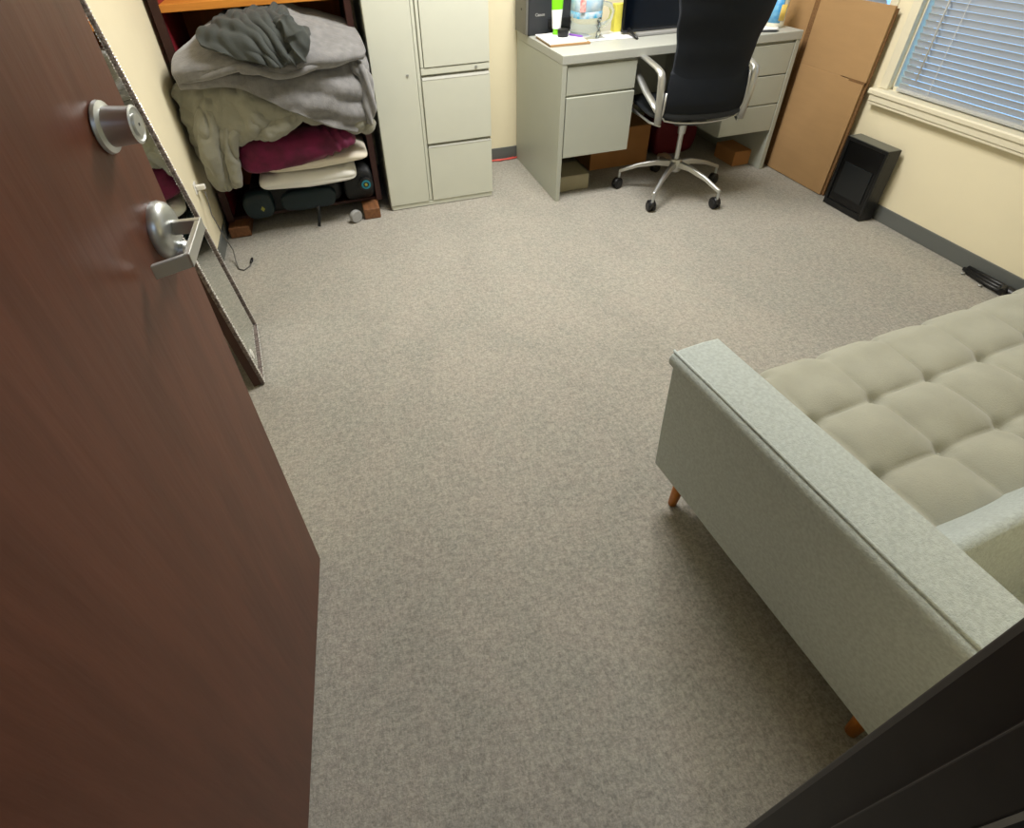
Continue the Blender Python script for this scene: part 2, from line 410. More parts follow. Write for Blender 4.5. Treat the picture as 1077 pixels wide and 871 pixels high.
# ------------------------------------------------------------------ putty steel storage cabinet
cx0, cx1, cy, HC = .222, .808, 2.857, 1.75
cab = thing('storage_cabinet', ((cx0+cx1)/2, 3.1, 0), 'tall putty-coloured steel cabinet between the blanket pile and the desk', 'cabinet')
mx = .450
obj('body', B(cx0, cx1, cy+.018, BK-.01, .0, HC), M_STEEL, cab, bevel=.003)
obj('kick_plate', B(cx0+.006, cx1-.006, cy+.004, cy+.02, .004, .026), M_STEEL, cab)
d1 = obj('door', MB().box(cx0, mx-.013, cy, cy+.018, .028, HC-.02), M_STEEL, cab, bevel=.003)
obj('lock', MB().cyl((.392, cy-.003, .690), (.392, cy+.002, .690), .0065, .0065, 16), M_CHROME, d1)
obj('divider', B(mx-.010, mx+.006, cy+.008, cy+.02, .03, HC-.02), M_STEEL, cab, bevel=.002)
# upper door with a folded pull down its left side and a lower lock rail
ud = obj('door', MB().box(mx+.028, cx1, cy, cy+.018, .715, HC-.02).box(mx+.01, mx+.024, cy+.002, cy+.018, .715, HC-.02), M_STEEL, cab, bevel=.002)
rl = obj('lock_rail', B(mx+.01, cx1, cy+.003, cy+.018, .682, .712), M_STEEL, cab, bevel=.002)
obj('lock', MB().cyl((.738, cy-.001, .698), (.738, cy+.004, .698), .0065, .0065, 16), M_CHROME, rl)
for z0, z1 in ((.346, .658), (.029, .325)):
    # each drawer: flat front with an angled full-width finger pull along its top
    d = obj('drawer', B(mx+.01, cx1, cy, cy+.018, z0, z1), M_STEEL, cab, bevel=.002)
    obj('finger_pull', MB().prism([(cy+.016, z1+.001), (cy-.001, z1+.001), (cy+.012, z1+.017), (cy+.016, z1+.017)], 'x', mx+.012, cx1-.003), M_STEEL_IN, d)
# coral cord on the floor by the back wall
tag(obj('extension_cord', MB().tube([(.83, 3.33, .007), (.90, 3.345, .007), (.98, 3.355, .007), (1.06, 3.345, .007), (1.14, 3.36, .007)], .006, 8)
        .tube([(.84, 3.355, .007), (.93, 3.365, .007), (1.0, 3.34, .007), (1.10, 3.365, .007)], .005, 8), M_RED, smooth=True),
    'coral red cord lying along the back wall between cabinet and desk', 'cord')

# ------------------------------------------------------------------ wooden shelving unit behind the blanket pile
sh = thing('shelving_unit', (-.23, 3.1, 0), 'wooden shelving unit with a maroon side and orange shelf behind the heap of blankets', 'shelf')
obj('side_panel', B(-.634, -.606, 2.915, 3.36, .06, 1.6), M_MAROON, sh, bevel=.002)['label'] = 'maroon stained side panel'
obj('edge_strip', B(-.640, -.604, 2.895, 2.915, .06, 1.6), M_DARKW, sh, bevel=.002)
obj('side_panel', B(.150, .180, 2.90, 3.36, .06, 1.6), M_DARKW, sh, bevel=.002)
obj('shelf_board', B(-.606, .150, 2.90, 3.34, 1.022, 1.052), M_ORANGEW, sh, bevel=.002)['label'] = 'orange pine shelf board'
obj('shelf_board', B(-.606, .150, 2.92, 3.34, .06, .075), M_DARKW, sh)
obj('back_panel', B(-.606, .150, 3.345, 3.36, .075, 1.6), M_BACKW, sh)
obj('foot_block', B(-.636, -.530, 2.825, 3.36, 0, .06), M_BLOCK, sh, bevel=.006)
obj('foot_block', B(.066, .154, 2.805, 3.36, 0, .06), M_BLOCK, sh, bevel=.006)

# soft goods helpers
def cr(p0, p1, p2, p3, t):
    return .5*((2*p1)+(-p0+p2)*t+(2*p0-5*p1+4*p2-p3)*t*t+(-p0+3*p1-3*p2+p3)*t**3)
def patch(rows):
    rows = [[Vector(p) for p in r] for r in rows]
    def ev(r, t):
        n_ = len(r)-1; x = min(t*n_, n_-1e-6); i = int(x); f = x-i
        g = lambda k: r[max(0, min(n_, k))]
        p0 = g(i-1) if i > 0 else 2*g(0)-g(1); p3 = g(i+2) if i+2 <= n_ else 2*g(n_)-g(n_-1)
        return cr(p0, g(i), g(i+1), p3, f)
    def fn(u_, v_): return ev([ev(r, u_) for r in rows], v_)
    return fn
def ridge(x): return (1-abs(x))**2
def cloth(name, rows, m, fold, nu=150, nv=110, thick=.012, parent=None):
    f = patch(rows); e = 1e-3
    def g(u_, v_):
        p = f(u_, v_)
        du = f(min(1, u_+e), v_)-f(max(0, u_-e), v_); dv = f(u_, min(1, v_+e))-f(u_, max(0, v_-e))
        k = du.cross(dv)
        if k.length < 1e-12: k = Vector((0, -1, 0))
        return p+k.normalized()*fold(u_, v_, p)
    mb = MB().grid(g, nu, nv)
    o = obj(name, mb, m, parent, smooth=True, solid=thick)
    return o
def folded(name, x0, x1, y0, y1, z0, z1, m, wr, parent=None, nx=70, ny=26, skew=0., sag=None, ex=.45):
    # a plump folded textile: superellipsoid box with wrinkles
    cx_, cy_, cz_ = (x0+x1)/2, (y0+y1)/2, (z0+z1)/2; hx, hy, hz = (x1-x0)/2, (y1-y0)/2, (z1-z0)/2
    def sp(a, e_): return math.copysign(abs(a)**e_, a)
    def fn(u_, v_):
        th = 2*PI*u_; ph = PI*(v_-.5)
        d = Vector((sp(math.cos(ph), ex)*sp(math.cos(th), ex*.55), sp(math.cos(ph), ex)*sp(math.sin(th), ex*.55), sp(math.sin(ph), .7)))
        p = Vector((cx_+d.x*hx, cy_+d.y*hy, cz_+d.z*hz+skew*d.x))
        if sag: p.z += sag(p)
        nrm = Vector((d.x/hx, d.y/hy, d.z/hz)).normalized()
        return p+nrm*wr(p)
    return obj(name, MB().grid(fn, nx*2, ny*2, closed_u=True), m, parent, smooth=True)

# things under the pile
bag = thing('duffel_bag', (-.33, 3.0, 0), 'black duffel bag with a dark teal rounded end lying on the floor under the bedding', 'bag')
folded('bag_body', -.50, -.02, 2.86, 3.28, .075, .245, M_NYLON, lambda p: .006*nz(p.x, p.y, p.z, 14), bag)
folded('end_pocket', -.525, -.375, 2.80, 2.90, .085, .235, M_TEAL, lambda p: .004*nz(p.x, p.y, p.z, 20), bag, nx=24, ny=14, ex=.8)
folded('front_pocket', -.34, -.06, 2.81, 2.90, .10, .205, M_TEAL, lambda p: .005*nz(p.x, p.y, p.z, 20), bag, nx=30, ny=14)
obj('emblem', MB().prism([(-.442, .150), (-.432, .166), (-.422, .150), (-.432, .136)], 'y', 2.797, 2.802), M_OLIVE, bag)
obj('strap', MB().tube([(-.16, 2.83, .14), (-.165, 2.80, .09), (-.172, 2.79, .05), (-.176, 2.79, .03), (-.18, 2.792, .012)], .006, 8, flat=(1.4, .5)), M_NYLON, bag, smooth=True)
cs = thing('wheeled_case', (.06, 3.0, 0), 'black wheeled case with a teal ringed wheel lying beside the cabinet', 'case')
folded('case_body', -.015, .147, 2.87, 3.2, .075, .27, M_NYLON, lambda p: .003*nz(p.x, p.y, p.z, 12), cs, ex=.35)
whl = obj('wheel', MB().lathe((.105, 2.868, .185), [(.034, 0), (.036, .006), (.036, .026), (.03, .03), (0, .03)], (0, -1, 0)), M_BLACK, cs, auto=35)
obj('wheel_ring', MB().lathe((.105, 2.840, .185), [(.024, 0), (.024, .004), (.015, .0045), (.0145, 0)], (0, -1, 0)), M_TEALB, whl, auto=35)
obj('wheel_hub', MB().lathe((.105, 2.838, .185), [(.008, 0), (.0075, .006), (0, .007)], (0, -1, 0)), M_OLIVE, whl, auto=35)
tag(obj('caster_wheel', MB().lathe((.020, 2.80, .034), [(.0, -.015), (.03, -.015), (.034, -.008), (.034, .008), (.03, .015), (0, .015)], (.5, -1, 0)), M_LIGHTGREY, auto=40),
    'loose light grey wheel on the carpet left of the right foot block', 'wheel')

# white bedding, magenta blanket
def sheetpad(name, x0, x1, y0, y1, z0, z1, m, label, nl, skew=0., sc=.0):
    # a flat folded textile: stacked layers with rounded fold noses and hem waves
    def fn(u_, v_):
        th = 2*PI*u_; sp = lambda a, e: math.copysign(abs(a)**e, a)
        ph = PI*(v_-.5); cp = sp(math.cos(ph), .32)
        dx = cp*sp(math.cos(th), .14); dy = cp*sp(math.sin(th), .14); dz = sp(math.sin(ph), .75)
        p = Vector(((x0+x1)/2+dx*(x1-x0)/2, (y0+y1)/2+dy*(y1-y0)/2, (z0+z1)/2+dz*(z1-z0)/2+skew*dx))
        if dz < 0: p.z += .014*(dx*dx)*-dz          # belly sags in the middle
        k = max(0, 1-abs((p.z-z1+.012)/.02))
        p.y += .004*math.sin(p.x*60+5*nz(p.x, 0, 0, 7))*k*sc+.006*nz(p.x, p.z*4, 2, 7)
        p.z += .005*nz(p.x, p.y, 1, 8)+.0035*sc*math.sin(p.x*95+5*nz(p.x, p.y, 0, 5))*max(0, dz)
        # groove between folded layers
        p.y += .006*math.exp(-(((p.z-z0)/(z1-z0)-.42)/.07)**2)*(1 if dy < -.5 else 0)*nl
        return p
    return tag(obj(name, MB().grid(fn, 240, 44, closed_u=True), m, None, smooth=True), label, 'bedding')
sheetpad('mattress_pad', -.415, .068, 2.765, 3.28, .226, .318, M_WHITE, 'folded white quilted pad, lowest of the folded bedding', 1, -.004, 1.)
sheetpad('folded_comforter', -.36, .138, 2.755, 3.26, .322, .392, M_CREAMC, 'folded off-white comforter sticking out right below the magenta blanket', 1, .004, .3)
def wmag(p):
    fan = math.exp(-((p.x+.09)/.13)**2)*max(0, min(1, (p.z-.36)/.05))
    return .012*nz(p.x, p.y*.5, p.z, 5)+.004*nz(p.x*1.5+p.z*1.2, 0, p.z, 22)+.0075*math.sin((p.x*.95+p.z*.42)*150+3*nz(p.x, p.y, p.z, 4))*fan \
        -.010*math.exp(-((p.z-.375-.10*p.x)/.012)**2)*(1 if p.x < .02 else 0)
mg = folded('magenta_blanket', -.465, .092, 2.715, 3.25, .325, .53, M_MAG, wmag, skew=0., nx=130, ny=50, ex=.36,
            sag=lambda p: max(0, (p.x+.28)/.37)*.085*max(0, min(1, (.46-p.z)/.11)))
tag(mg, 'folded magenta velvet blanket in the middle of the bedding stack', 'blanket')

# sage quilt: puffy, its left corner hanging almost to the floor
core = thing('sage_quilt', (-.25, 3.0, .5), 'puffy sage grey quilt with its left end hanging down beside the magenta blanket', 'quilt')
def puff(u_, v_, p):
    return .018*abs(nz(p.x*1.0, p.z*1.1, 3, 9))**.7+.010*nz(p.x, p.z, 1, 20)-.0025*ridge(min(1, abs(nz(p.x, p.z, 5, 22))*3))-.016*ridge(min(1, abs(nz(p.x+.3*p.z, p.z*.8, 9, 7))*3.6))
cloth('quilt_body', [
    [(-.645, 3.20, .70), (-.35, 3.2, .78), (-.05, 3.2, .76), (.18, 3.2, .70)],
    [(-.645, 2.95, .73), (-.35, 2.92, .80), (-.05, 2.92, .76), (.19, 2.95, .68)],
    [(-.645, 2.80, .74), (-.37, 2.75, .76), (-.05, 2.76, .74), (.19, 2.82, .62)],
    [(-.635, 2.765, .68), (-.38, 2.695, .68), (-.08, 2.715, .67), (.185, 2.79, .56)],
    [(-.632, 2.775, .58), (-.39, 2.68, .60), (-.12, 2.70, .635), (.18, 2.78, .50)],
    [(-.632, 2.80, .46), (-.40, 2.70, .545), (-.14, 2.72, .60), (.15, 2.80, .47)],
    [(-.62, 2.86, .40), (-.38, 2.80, .53), (-.14, 2.82, .585), (.12, 2.86, .48)]], M_QUILT, puff, 160, 130, .02, core)
def rope(name, pts, rad, m, wr, parent=None, n_=56, ns=110, flat=(1, 1)):
    # plump roll of cloth following a path
    P_ = patch([pts, pts]); Rr = patch([[(r, 0, 0) for r in rad]]*2)
    def fn(u_, v_):
        c = P_(v_, 0); d = (P_(min(1, v_+.01), 0)-P_(max(0, v_-.01), 0)).normalized()
        a = d.cross(Vector((0, 1, 0))).normalized(); b = a.cross(d)
        r = Rr(v_, 0).x*math.sqrt(max(0, 1-(abs(2*v_-1))**14)); th = 2*PI*u_
        q = c+(a*math.cos(th)*flat[0]+b*math.sin(th)*flat[1])*r
        return q+(q-c).normalized()*wr(q)*min(1, r/.02) if r > 1e-5 else q
    return obj(name, MB().grid(fn, n_*2, ns, closed_u=True), m, parent, smooth=True)
wq = lambda p: .010*nz(p.x, p.y, p.z, 11)-.013*ridge(min(1, abs(nz(p.x*1.5, p.y, p.z*.5, 9))*4))+.003*nz(p.x, p.y, p.z, 40)
rope('hanging_end', [(-.50, 2.80, .70), (-.535, 2.735, .62), (-.552, 2.715, .52), (-.565, 2.715, .43), (-.565, 2.725, .35), (-.548, 2.74, .295)],
     [.05, .062, .062, .056, .050, .036], M_QUILT, wq, core)
rope('hanging_fold', [(-.40, 2.80, .66), (-.43, 2.73, .60), (-.470, 2.70, .535), (-.487, 2.705, .45), (-.500, 2.715, .37), (-.515, 2.735, .305)],
     [.05, .055, .046, .036, .034, .026], M_QUILT, wq, core)
rope('hem_roll', [(-.44, 2.76, .575), (-.34, 2.705, .555), (-.24, 2.70, .575), (-.15, 2.71, .62), (-.08, 2.74, .66)],
     [.03, .042, .046, .042, .03], M_QUILT, wq, core)
rope('hanging_end', [(.15, 2.86, .64), (.168, 2.80, .58), (.160, 2.77, .52), (.150, 2.775, .475)], [.03, .036, .036, .024], M_QUILT, wq, core)

# grey fleece thrown over the top, its hem running down to the right
def crease(x): return math.exp(-x*x)
def fl(u_, v_, p):
    h_ = .007*nz(p.x, p.z, p.y, 9)+.002*nz(p.x, p.z, p.y, 34)
    # long soft folds sweeping from the upper left down to the right hem
    q = p.z+.30*p.x+.05*nz(p.x, p.z, 3, 3.2)
    h_ += .009*math.sin(q*58)*max(0, min(1, (p.x+.25)/.15))
    q2 = p.z-.12*math.sin(p.x*5+1)+.03*nz(p.x, p.z, 8, 4)
    h_ += .006*math.sin(q2*52)
    return h_
fb = thing('fleece_blanket', (-.2, 3.0, .7), 'grey fleece blanket draped over the quilt, its hem falling to the right', 'blanket')
cloth('lower_layer', [
    [(-.56, 3.22, .86), (-.36, 3.22, .93), (-.10, 3.22, .92), (.06, 3.22, .88), (.17, 3.2, .82)],
    [(-.585, 2.98, .85), (-.36, 2.95, .92), (-.10, 2.93, .90), (.06, 2.95, .87), (.195, 2.98, .80)],
    [(-.595, 2.80, .83), (-.37, 2.76, .85), (-.10, 2.74, .82), (.06, 2.77, .80), (.205, 2.84, .75)],
    [(-.595, 2.72, .805), (-.38, 2.675, .82), (-.10, 2.675, .75), (.06, 2.70, .70), (.200, 2.79, .65)],
    [(-.59, 2.69, .785), (-.38, 2.655, .79), (-.20, 2.65, .71), (.02, 2.685, .62), (.175, 2.765, .58)],
    [(-.585, 2.685, .77), (-.375, 2.65, .765), (-.21, 2.64, .675), (-.04, 2.675, .565), (.095, 2.74, .492)]],
    M_FLEECE, fl, 190, 130, .012, fb)
cloth('upper_layer', [
    [(-.53, 3.15, .88), (-.36, 3.15, .965), (-.15, 3.15, .985), (.02, 3.15, .93), (.14, 3.12, .90)],
    [(-.565, 2.92, .88), (-.40, 2.90, .955), (-.15, 2.88, .985), (.02, 2.88, .925), (.17, 2.93, .89)],
    [(-.585, 2.76, .875), (-.40, 2.72, .90), (-.15, 2.70, .90), (.03, 2.75, .885), (.192, 2.81, .86)],
    [(-.590, 2.69, .84), (-.41, 2.645, .86), (-.20, 2.635, .84), (.02, 2.665, .845), (.195, 2.77, .82)],
    [(-.585, 2.67, .80), (-.44, 2.64, .825), (-.31, 2.615, .848), (-.10, 2.63, .80), (.160, 2.75, .815)]],
    M_FLEECE, lambda a, b, p: fl(a, b, p)*.75+.012*max(0, (b-.82)/.18)**.5, 180, 120, .016, fb)
rope('rolled_hem', [(-.575, 2.675, .80), (-.45, 2.64, .822), (-.31, 2.612, .846), (-.19, 2.615, .803), (-.10, 2.63, .802), (-.02, 2.655, .818), (.155, 2.755, .815)],
     [.008, .014, .015, .015, .014, .016, .012], M_FLEECE, lambda p: .003*nz(p.x, p.y, p.z, 14), fb, 16)
rope('side_fold', [(.12, 2.80, .80), (.178, 2.765, .74), (.188, 2.75, .66), (.178, 2.745, .58), (.165, 2.755, .515)],
     [.02, .030, .030, .026, .018], M_FLEECE, lambda p: .006*math.sin(p.x*150+p.z*25), fb)

# charcoal jacket crumpled on top
jk = thing('crumpled_jacket', (-.24, 2.95, .9), 'dark charcoal jacket crumpled on top of the heap', 'jacket')
def wrk(a, c, s1, sh):
    # sharp pinched creases running along c
    return ridge(min(1, abs(nz(a*1.0, c*.28, sh, s1))*2.8))
def jf(u_, v_, p):
    right = max(0, min(1, (p.x+.31)/.12)); right = right*right*(3-2*right)
    w1 = nz(p.x, p.z, p.y*.7, 5); w2 = nz(p.x, p.z, p.y+4, 9)
    a = p.x*.86+p.z*.5; b = p.x*.3+p.z*.95
    h_ = right*(.013*math.sin(a*95+w1*6)*(.4+.9*abs(w2)*2)+.006*math.sin(a*190+b*60+w2*7))
    h_ += (1-right)*(.007*math.sin(b*70+p.x*25+w1*7)+.003*math.sin(a*120+w2*6))
    return h_+.022*w1+.010*w2
cloth('jacket_body', [
    [(-.42, 3.08, .93), (-.34, 3.12, .985), (-.24, 3.12, 1.00), (-.13, 3.12, .99), (-.04, 3.08, .94)],
    [(-.455, 2.92, .945), (-.36, 2.93, 1.0), (-.25, 2.92, 1.02), (-.12, 2.91, 1.00), (-.03, 2.9, .94)],
    [(-.465, 2.75, .955), (-.37, 2.74, .985), (-.25, 2.73, 1.00), (-.12, 2.74, .975), (-.03, 2.76, .92)],
    [(-.455, 2.66, .935), (-.37, 2.64, .925), (-.26, 2.63, .93), (-.13, 2.63, .92), (-.03, 2.66, .905)],
    [(-.43, 2.63, .92), (-.35, 2.61, .885), (-.26, 2.59, .862), (-.17, 2.585, .835), (-.06, 2.62, .875)]],
    M_JACKET, jf, 230, 170, .008, jk)
wj = lambda p: .016*ridge(min(1, abs(nz(p.x*1.2+p.z*.6, p.y, p.z*.4, 17))*2.6))+.004*nz(p.x, p.y, p.z, 25)
rope('sleeve', [(-.14, 2.74, .985), (-.10, 2.66, .955), (-.07, 2.625, .915), (-.085, 2.61, .875), (-.14, 2.60, .85)], [.024, .036, .034, .028, .014], M_JACKET, wj, jk, flat=(1.1, .6))

# ------------------------------------------------------------------ steel desk
X0, X1, Y0, Y1, H = 1.118, 2.466, 2.665, 3.362, .748
dk = thing('office_desk', ((X0+X1)/2, 3.0, 0), 'grey steel double pedestal desk against the back wall', 'desk')
obj('desktop', B(X0, X1-.002, Y0, Y1, .706, H), M_DTOP, dk, bevel=.003)
for a_, b_ in ((X0+.001, X0+.026), (X1-.030, X1-.004)):
    obj('side_panel', MB().box(a_, b_, Y0+.002, Y1, 0, .706), M_DESK, dk, bevel=.002)
obj('modesty_panel', B(X0+.026, X1-.03, Y1-.03, Y1-.01, .20, .706), M_DESK, dk)
pl_ = obj('pedestal', B(X0+.026, 1.522, Y0+.02, Y1-.03, .238, .706), M_DESK, dk)
pr_ = obj('pedestal', B(2.096, X1-.03, Y0+.02, Y1-.03, .230, .706), M_DESK, dk)
for z0, z1 in ((.560, .693), (.245, .551)):
    obj('drawer', B(1.149, 1.524, Y0+.001 if z0 < .5 else Y0+.008, Y0+.02, z0, z1), M_DESK, pl_, bevel=.003)
for z0, z1 in ((.543, .693), (.388, .537), (.234, .382)):
    obj('drawer', B(2.094, 2.434, Y0+.004, Y0+.02, z0, z1), M_DESK, pr_, bevel=.003)

# under the desk
def carton(x0, x1, y0, y1, h, m, label, name='carton', z0=0):
    t_ = thing(name, ((x0+x1)/2, (y0+y1)/2, z0), label, 'box')
    obj('box_body', B(x0, x1, y0, y1, z0, z0+h), m, t_, bevel=.003)
    ym = (y0+y1)/2
    obj('top_flap', MB().box(x0+.002, x1-.002, y0+.002, ym-.001, z0+h, z0+h+.004), m, t_)
    obj('top_flap', MB().box(x0+.002, x1-.002, ym+.001, y1-.002, z0+h, z0+h+.004), m, t_)
    return t_
carton(1.185, 1.366, 2.775, 2.97, .085, M_BOX2, 'small pale beige box on the floor under the left drawers')
carton(1.475, 1.86, 3.0, 3.3, .235, M_BOX, 'brown cardboard box under the desk left of the chair')
carton(2.315, 2.43, 2.76, 2.95, .085, M_BOX, 'low orange-brown cardboard box under the right drawers')
tt = thing('tote_bag', (2.08, 3.12, 0), 'dark maroon bag under the desk behind the chair', 'bag')
folded('bag_body', 1.93, 2.22, 3.03, 3.25, .0, .27, M_BAG, lambda p: .008*nz(p.x, p.y, p.z, 9) if p.z > .03 else 0, tt, ex=.4)
obj('bag_handle', MB().tube([(2.02, 3.05, .26), (2.03, 3.03, .31), (2.08, 3.03, .33), (2.13, 3.03, .31), (2.14, 3.05, .26)], .007, 8), M_BAG, tt, smooth=True)

# ------------------------------------------------------------------ things on the desk
T = H+.0005
pr = thing('printer', (1.23, 3.25, T), 'black printer at the back left corner of the desk', 'printer')
px0, px1, py0, py1 = 1.100, 1.372, 3.155, 3.345
obj('body', B(px0+.012, px1, py0, py1, T, T+.205), M_DGREY, pr, bevel=.008, seg=3)
obj('side_cover', B(px0, px0+.014, py0+.004, py1-.004, T+.004, T+.195), M_MGREY, pr, bevel=.004)
obj('side_button', MB().cyl((px0-.002, 3.235, T+.12), (px0+.001, 3.235, T+.12), .006, .006, 14), M_BLACK, pr)
obj('paper_slot', B(px0+.125, px1-.02, py0-.006, py0+.004, T+.03, T+.075), M_BLACK, pr, bevel=.003)
obj('output_tray', MB().prism([(py0-.05, T+.012), (py0+.0, T+.008), (py0+.0, T+.022), (py0-.05, T+.02)], 'x', px0+.14, px1-.025), M_BLACK, pr, bevel=.002)
cu = bpy.data.curves.new('t', 'FONT'); cu.body = 'Canon'; cu.size = .020; cu.extrude = .0006; cu.align_x = 'CENTER'; cu.offset = .0006
to = bpy.data.objects.new('t', cu); C.objects.link(to)
bpy.context.view_layer.update()
me = bpy.data.meshes.new_from_object(to.evaluated_get(bpy.context.evaluated_depsgraph_get()))
bpy.data.objects.remove(to)
lg = bpy.data.objects.new('brand_lettering', me); C.objects.link(lg); lg.parent = pr
lg.location = Vector((px0+.078, py0-.001, T+.092))-pr.location; lg.rotation_euler = (PI/2, 0, 0)
me.materials.clear(); me.materials.append(M_LIGHTGREY)

nb = thing('paper_stack', (1.24, 2.98, T), 'white papers and notebook at the front left of the desktop', 'paper')
obj('notebook', MB().prism([(1.128, 2.855), (1.34, 2.845), (1.35, 3.09), (1.138, 3.10)], 'z', T, T+.010), M_CARD, nb, bevel=.001)
obj('sheets', MB().prism([(1.125, 2.860), (1.325, 2.855), (1.338, 3.098), (1.135, 3.105)], 'z', T+.010, T+.016), M_PAPER, nb)
obj('loose_sheet', MB().prism([(1.22, 2.90), (1.39, 2.93), (1.37, 3.12), (1.20, 3.10)], 'z', T+.016, T+.0175), M_PAPER, nb)
T2 = T+.0178
cp = tag(obj('round_tin', MB().lathe((1.245, 2.985, T2), [(.026, 0), (.028, .004), (.0285, .026), (.026, .034), (.02, .037), (0, .038)]), M_BLACK, auto=35),
         'small round black tin lying on the white papers', 'tin')
tag(obj('purple_pen', MB().tube([(1.285, 2.995, T2+.005), (1.315, 2.94, T2+.005), (1.325, 2.925, T2+.0045), (1.328, 2.918, T2+.0045)], [.005, .005, .004, .001], 10), M_PURP, smooth=True),
    'purple pen on the papers beside the round black tin', 'pen')
tb = thing('lotion_tube', (1.235, 3.055, T2), 'upright squeeze tube, lime green above white, standing on the papers', 'tube')
def tube_body(z0, z1, w0, w1, d0, d1, x=1.235, y=3.055, n_=24):
    mb = MB(); m_ = 6
    def f(u_, v_):
        z = z0+(z1-z0)*v_; a = w0+(w1-w0)*v_; b = d0+(d1-d0)*v_
        return (x+a*math.cos(2*PI*u_), y+b*math.sin(2*PI*u_), z)
    mb.grid(f, n_, m_, closed_u=True); mb.f.append(tuple(range(n_))[::-1]); mb.f.append(tuple(range(n_*(m_-1), n_*m_)))
    return mb
obj('cap', MB().lathe((1.235, 3.055, T2), [(.018, 0), (.019, .002), (.018, .028), (0, .028)]), M_GREEN, tb, auto=35)
obj('tube_body', tube_body(T2+.028, T2+.115, .022, .030, .022, .016), M_PAPER, tb, auto=50)
obj('tube_top', tube_body(T2+.115, T2+.20, .030, .034, .016, .002), M_GREEN, tb, auto=50)
jg = thing('water_jug', (1.42, 3.0, T), 'clear plastic water jug with a blue and pink label and side handle', 'bottle')
def sqr(prof, ox, oy, oz, e_=.7, n_=40):
    mb = MB()
    def sp(a): return math.copysign(abs(a)**e_, a)
    vs = []; fs = []
    for r, h_ in prof:
        for k in range(n_):
            th = 2*PI*k/n_; vs.append((ox+r*sp(math.cos(th)), oy+r*sp(math.sin(th)), oz+h_))
    for i in range(len(prof)-1):
        for k in range(n_): fs.append((i*n_+k, i*n_+(k+1) % n_, (i+1)*n_+(k+1) % n_, (i+1)*n_+k))
    fs.append(tuple(range(n_))[::-1]); fs.append(tuple(range((len(prof)-1)*n_, len(prof)*n_)))
    return mb.add(vs, fs)
obj('jug_body', sqr([(.060, 0), (.072, .008), (.076, .03), (.071, .045), (.076, .058), (.071, .072), (.075, .085), (.073, .20), (.06, .235), (.03, .262), (.02, .27), (.02, .285)], 1.375, 3.0, T), M_PET, jg, smooth=True)
obj('label_band', sqr([(.0752, .098), (.0758, .099), (.0758, .126), (.0752, .127)], 1.375, 3.0, T), M_LBLUE, jg, smooth=True)
obj('label_upper', sqr([(.0752, .1275), (.0758, .128), (.0758, .196), (.0752, .197)], 1.375, 3.0, T), mat('pale_label', (206, 222, 232), .35, rgb2=(150, 196, 226), vscale=22), jg, smooth=True)
obj('label_mark', B(1.305, 1.335, 2.920, 2.9265, T+.13, T+.185), M_LPINK, jg, bevel=.002)
obj('jug_cap', MB().lathe((1.375, 3.0, T+.285), [(.023, 0), (.023, .018), (.02, .02), (0, .02)]), M_TEALB, jg, auto=35)
obj('handle', MB().tube([(1.44, 2.99, T+.05), (1.475, 2.985, T+.055), (1.505, 2.98, T+.08), (1.512, 2.98, T+.115), (1.495, 2.98, T+.145), (1.46, 2.985, T+.155), (1.44, 2.99, T+.15)], .012, 12), M_PET, jg, smooth=True)
tag(obj('white_tray', MB().prism([(1.31, 2.895), (1.60, 2.875), (1.62, 3.07), (1.47, 3.09), (1.465, 2.92), (1.31, 2.925)], 'z', T, T+.004), M_PAPER, bevel=.001),
    'thin white sheet lying under the handle side of the water jug', 'paper')
tag(obj('yellow_carton', B(1.560, 1.640, 3.035, 3.075, T+.0, T+.135), M_YEL, bevel=.002), 'upright pale yellow carton between the jug and the monitor', 'box')

mo = thing('monitor', (1.76, 2.98, T), 'black monitor on the desk partly behind the chair back', 'monitor')
S = Matrix.Translation((1.57, 2.95, T+.012)) @ Matrix.Rotation(math.radians(-3), 4, 'X')
obj('screen_housing', MB().box(0, .50, 0, .028, 0, .31, S), M_BLACKG, mo, bevel=.004)
obj('screen', MB().box(.008, .492, -.001, .001, .014, .302, S), M_SCREEN, mo)
obj('lower_bezel', MB().box(.0, .50, -.002, .002, .0, .012, S), M_DGREY, mo)
for xx in (1.605, 2.0):
    obj('foot', MB().tube([(xx, 2.965, T+.03), (xx-.006, 2.90, T+.016), (xx-.012, 2.83, T+.006)], [.010, .008, .006], 10).tube([(xx, 2.965, T+.03), (xx, 3.04, T+.007)], [.01, .006], 10), M_BLACK, mo, smooth=True)
tag(obj('sound_bar', B(1.63, 2.02, 2.885, 2.925, T, T+.016), M_LIGHTGREY, bevel=.004), 'slim light grey bar lying in front of the monitor', 'speaker')

bt = thing('lotion_bottle', (2.385, 2.80, T), 'ivory bottle with a blue and yellow label at the right end of the desktop', 'bottle')
obj('bottle_body', sqr([(.036, 0), (.041, .006), (.042, .02), (.041, .15), (.034, .175), (.018, .188), (.017, .20)], 2.385, 2.80, T, .85), M_BOTTLE, bt, smooth=True)
def arc(a0, a1, r, z0, z1, e_=.85, n_=14):
    mb = MB()
    def sp(a): return math.copysign(abs(a)**e_, a)
    def f(u_, v_):
        th = math.radians(a0+(a1-a0)*u_); return (2.385+r*sp(math.cos(th)), 2.80+r*sp(math.sin(th)), z0+(z1-z0)*v_)
    return mb.grid(f, n_, 2)
obj('label', arc(175, 262, .0430, T+.025, T+.15), M_BLAB, bt, solid=.0006, smooth=True)
obj('label_mark', arc(248, 285, .0436, T+.035, T+.11), M_YLAB, bt, solid=.0006, smooth=True)
obj('bottle_cap', MB().lathe((2.385, 2.80, T+.20), [(.018, 0), (.018, .03), (.014, .034), (0, .034)]), M_WPLAS, bt, auto=35)
